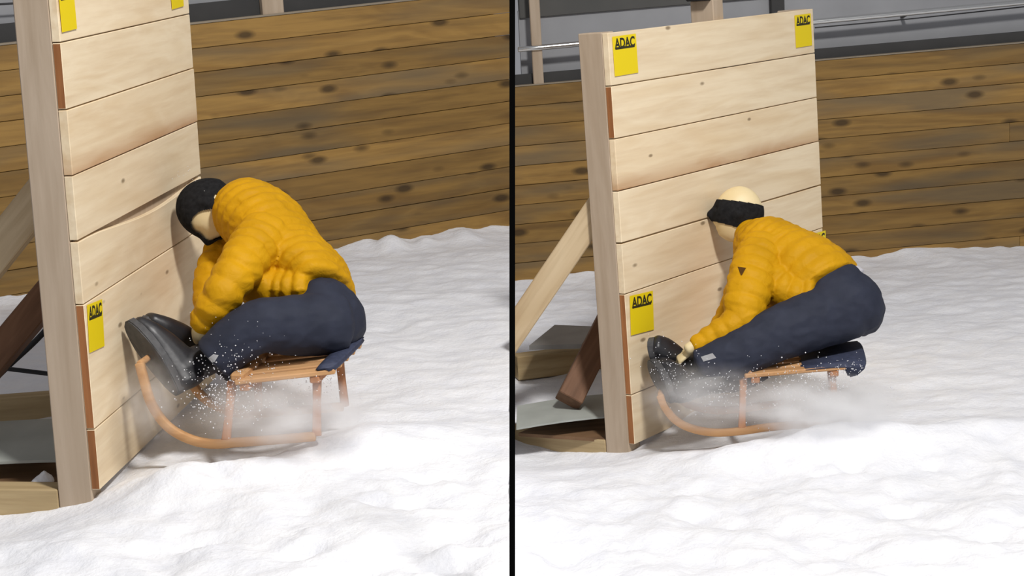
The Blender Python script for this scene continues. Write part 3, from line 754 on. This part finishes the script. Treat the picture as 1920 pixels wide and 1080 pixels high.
def dummy_left():
    hc = on_plane(380, 395, BL.o, BL.n, .135); D = 6.34
    base = at(625, 665, 6.28); R = empty('crash_dummy', base)
    tag(R, 'seated dummy in mustard jacket with black cap, head bowed into left barrier', 'dummy')
    c = at(396, 393, hc); fx = dirv(-.22, -1, -.15); uz_ = dirv(-.93, .24, .1)
    bm = bmesh.new(); head_grid(bm, c, fx, uz_, 1.09)
    ptube(bm, [(410, 392, hc, 30, .058), (432, 388, 6.78, 32, .06), (452, 396, 6.72, 38, .08)])
    ptube(bm, [(466, 402, 6.68, 36, .10), (512, 440, 6.6, 46, .10), (570, 510, 6.46, 42, .10), (620, 580, D, 40, .10)])
    na = [(496, 444, 6.42), (450, 503, 6.20), (412, 560, 6.13), (378, 612, 6.17), (374, 636, 6.24)]
    ptube(bm, [(*q, r, r*6.2/F) for q, r in zip(na, (30, 26, 22, 17, 13))])
    fa = [(462, 430, 6.78), (416, 490, 6.72), (394, 556, 6.62), (384, 612, 6.5)]
    ptube(bm, [(*q, r, r*6.2/F) for q, r in zip(fa, (28, 22, 18, 14))])
    hand(bm, at(376, 640, 6.26), dirv(.1, -.9, .3), dirv(-.9, .1, -.1), .9, .5, 1)
    hand(bm, at(384, 614, 6.5), dirv(.05, -1, .1), dirv(-.9, .1, -.1), .9, .5, -1)
    body, _ = fused('body', bm, M_skin, R, .006, 1)
    # black cap that leaves an oval of the cheek and the nape free
    fy = uz_.cross(fx).normalized(); fxx = fy.cross(uz_).normalized()
    def loc(v_): return V((v_.dot(fxx), v_.dot(fy), v_.dot(uz_)))
    hole = loc(dirv(.10, -.58, -.80)); nape = loc(dirv(.34, .42, -.84)); neck = loc(dirv(1, .0, .1))
    bm = bmesh.new(); head_grid(bm, c, fx, uz_, 1.09, 1.09, lambda d: d.angle(hole) > .64 and d.angle(nape) > .17 and d.angle(neck) > .5, 160, 200)
    bmesh.ops.solidify(bm, geom=bm.faces[:], thickness=.012)
    cap_o = build('cap', bm, M_cap, R, True)
    # jacket
    bm = bmesh.new()
    ptube(bm, [(455, 390, 6.72, 58, .12), (470, 402, 6.68, 66, .19), (504, 432, 6.60, 73, .21), (548, 482, 6.50, 64, .195), (590, 518, 6.41, 60, .188), (606, 540, 6.37, 53, .182), (612, 552, 6.35, 50, .18)], .009, .045, 36, (.25, .12), dens=3)
    ptube(bm, [(504, 438, 6.42, 50, .09), (474, 470, 6.30, 48, .092), (446, 508, 6.18, 42, .082), (412, 560, 6.12, 36, .07), (376, 612, 6.17, 24, .05)], .013, .062, 28, (.5, .2), dens=3)
    ptube(bm, [(462, 428, 6.78, 44, .09), (418, 484, 6.74, 40, .08), (394, 540, 6.62, 32, .065), (390, 596, 6.52, 22, .045)], .008, .06, 24, (.5, .2), dens=3)
    ptube(bm, [(476, 470, 6.46, 44, .15), (492, 530, 6.40, 48, .17), (545, 540, 6.38, 42, .175), (596, 538, 6.36, 46, .18)], .009, .045, 30, (.4, .2), dens=3)
    j, jw = fused('jacket', bm, M_jacket, R, .0065, 1, .25, .0035, 13)
    # trousers
    bm = bmesh.new()
    ptube(bm, [(608, 560, 6.36, 47, .165), (618, 584, D, 60, .188), (625, 606, D, 62, .185), (620, 618, D, 56, .17)], 0, 1, 48, (.5, .5))
    ptube(bm, [(628, 606, 6.22, 60, .11), (560, 610, 6.16, 57, .105), (490, 612, 6.10, 52, .09), (440, 640, 6.08, 48, .08), (404, 674, 6.08, 46, .075)], .0035, .11, 44, (.6, .2))
    ptube(bm, [(628, 600, 6.48, 58, .11), (560, 612, 6.48, 52, .10), (500, 622, 6.46, 46, .085), (452, 652, 6.42, 42, .075), (410, 690, 6.38, 38, .07)], .0035, .11, 44, (.6, .2))
    t, tw = fused('trousers', bm, M_trouser, R, .0075, 7, .5, .0035, 11)
    tb = bvh_of(tw)
    patch('leg_label', tb, [(390, 672), (400, 664), (410, 666), (400, 682)], M_white, R)
    h1, t1 = at(330, 738, 6.07), at(236, 608, 6.10)
    boot(R, h1, t1, at(385, 668, 6.15)-at(290, 690, 6.03))
    h2, t2 = at(355, 715, 6.34), at(262, 604, 6.22)
    boot(R, h2, t2, at(410, 672, 6.42)-at(315, 672, 6.3))
    return R
dummy_right(); dummy_left()

# ------------------------------------------------------------------ thrown-up powder snow
def flecks(label, spots, seed):
    rr = random.Random(seed); bm = bmesh.new()
    for (px, py, d, rx, ry, rd, n, s0, s1) in spots:
        for _ in range(n):
            c = at(px+rr.gauss(0, rx), py+rr.gauss(0, ry), d+rr.gauss(0, rd)); r = rr.uniform(s0, s1)
            o = [bm.verts.new(c+V(q)*r*rr.uniform(.7, 1.2)) for q in ((1, 0, 0), (-1, 0, 0), (0, 1, 0), (0, -1, 0), (0, 0, 1), (0, 0, -1))]
            for f in ((0, 2, 4), (2, 1, 4), (1, 3, 4), (3, 0, 4), (2, 0, 5), (1, 2, 5), (3, 1, 5), (0, 3, 5)): bm.faces.new([o[i] for i in f])
    o = build('snow_flecks', bm, M_snow, None, True); return tag(o, label, 'snow', None, 'stuff')
flecks('white snow flecks thrown up around boots of dummy with black cap', [(420, 730, 5.98, 45, 35, .05, 420, .0012, .0036), (450, 665, 5.95, 55, 40, .04, 80, .0008, .002), (520, 740, 6.1, 60, 22, .08, 200, .0012, .0034), (600, 725, 6.1, 20, 18, .06, 80, .0012, .003), (360, 330, 6.5, 22, 14, .04, 16, .001, .0022)], 1)
flecks('white snow flecks thrown up beneath sled at right barrier', [(1260, 690, 7.05, 28, 26, .04, 130, .0012, .003), (1350, 735, 7.05, 40, 22, .05, 200, .0012, .0034), (1530, 735, 7.02, 50, 22, .06, 420, .0013, .004), (1590, 700, 7.02, 26, 16, .04, 120, .0012, .0032), (1460, 730, 7.05, 40, 30, .05, 120, .0012, .003)], 2)
def haze(px, py, d, rx, ry, rd, dens, label, seed):
    o = at(px, py, d); a, b = rx/F*d, ry/F*d
    bm = bmesh.new(); bmesh.ops.create_icosphere(bm, subdivisions=3, radius=1)
    me = mesh_of(bm, 'powder_cloud', True)
    m = bpy.data.materials.new('powder_haze'); m.use_nodes = True; t = m.node_tree; t.nodes.remove(t.nodes['Principled BSDF'])
    k = N.__new__(N); k.t = t
    vs = k.n('ShaderNodeVolumeScatter'); vs.inputs['Color'].default_value = (.995, .995, 1, 1); vs.inputs['Anisotropy'].default_value = .2
    tc = k.n('ShaderNodeTexCoord'); ln = k.n('ShaderNodeVectorMath', _operation='LENGTH'); k.l(tc.outputs['Object'], ln.inputs[0])
    mr = k.n('ShaderNodeMapRange', _interpolation_type='SMOOTHSTEP'); k.l(ln.outputs['Value'], mr.inputs[0]); mr.inputs[1].default_value = 1.0; mr.inputs[2].default_value = .15; mr.inputs[3].default_value = 0; mr.inputs[4].default_value = 1
    nz = k.n('ShaderNodeTexNoise', Scale=2.6, Detail=4); ad = k.n('ShaderNodeVectorMath', _operation='ADD'); k.l(tc.outputs['Object'], ad.inputs[0]); ad.inputs[1].default_value = (seed*7.3, 1, 2)
    k.l(ad.outputs[0], nz.inputs['Vector'])
    n2 = k.n('ShaderNodeMapRange'); k.l(nz.outputs['Fac'], n2.inputs[0]); n2.inputs[1].default_value = .36; n2.inputs[2].default_value = .66; n2.inputs[3].default_value = .15; n2.inputs[4].default_value = 1.4
    mu = k.n('ShaderNodeMath', _operation='MULTIPLY'); k.l(mr.outputs[0], mu.inputs[0]); k.l(n2.outputs[0], mu.inputs[1])
    m2 = k.n('ShaderNodeMath', _operation='MULTIPLY'); k.l(mu.outputs[0], m2.inputs[0]); m2.inputs[1].default_value = dens
    k.l(m2.outputs[0], vs.inputs['Density']); k.l(vs.outputs[0], t.nodes['Material Output'].inputs['Volume'])
    ob = link('powder_cloud', me, m)
    ob.matrix_world = Matrix(((RT.x*a, FW.x*rd, UP.x*b, o.x), (RT.y*a, FW.y*rd, UP.y*b, o.y), (RT.z*a, FW.z*rd, UP.z*b, o.z), (0, 0, 0, 1)))
    return tag(ob, label, 'snow', None, 'stuff')
haze(540, 775, 5.98, 200, 85, .28, 11.0, 'drifting white snow dust under sled of dummy with black cap', 1)
haze(285, 750, 6.0, 85, 100, .2, 5.0, 'thin white snow dust at foot of left barrier by runner tips', 2)
haze(1545, 762, 7.0, 175, 72, .28, 22.0, 'thick white snow dust behind sled at right barrier', 3)
haze(1330, 745, 7.05, 160, 75, .22, 8.0, 'thin white snow dust by dummy boots at right barrier', 4)
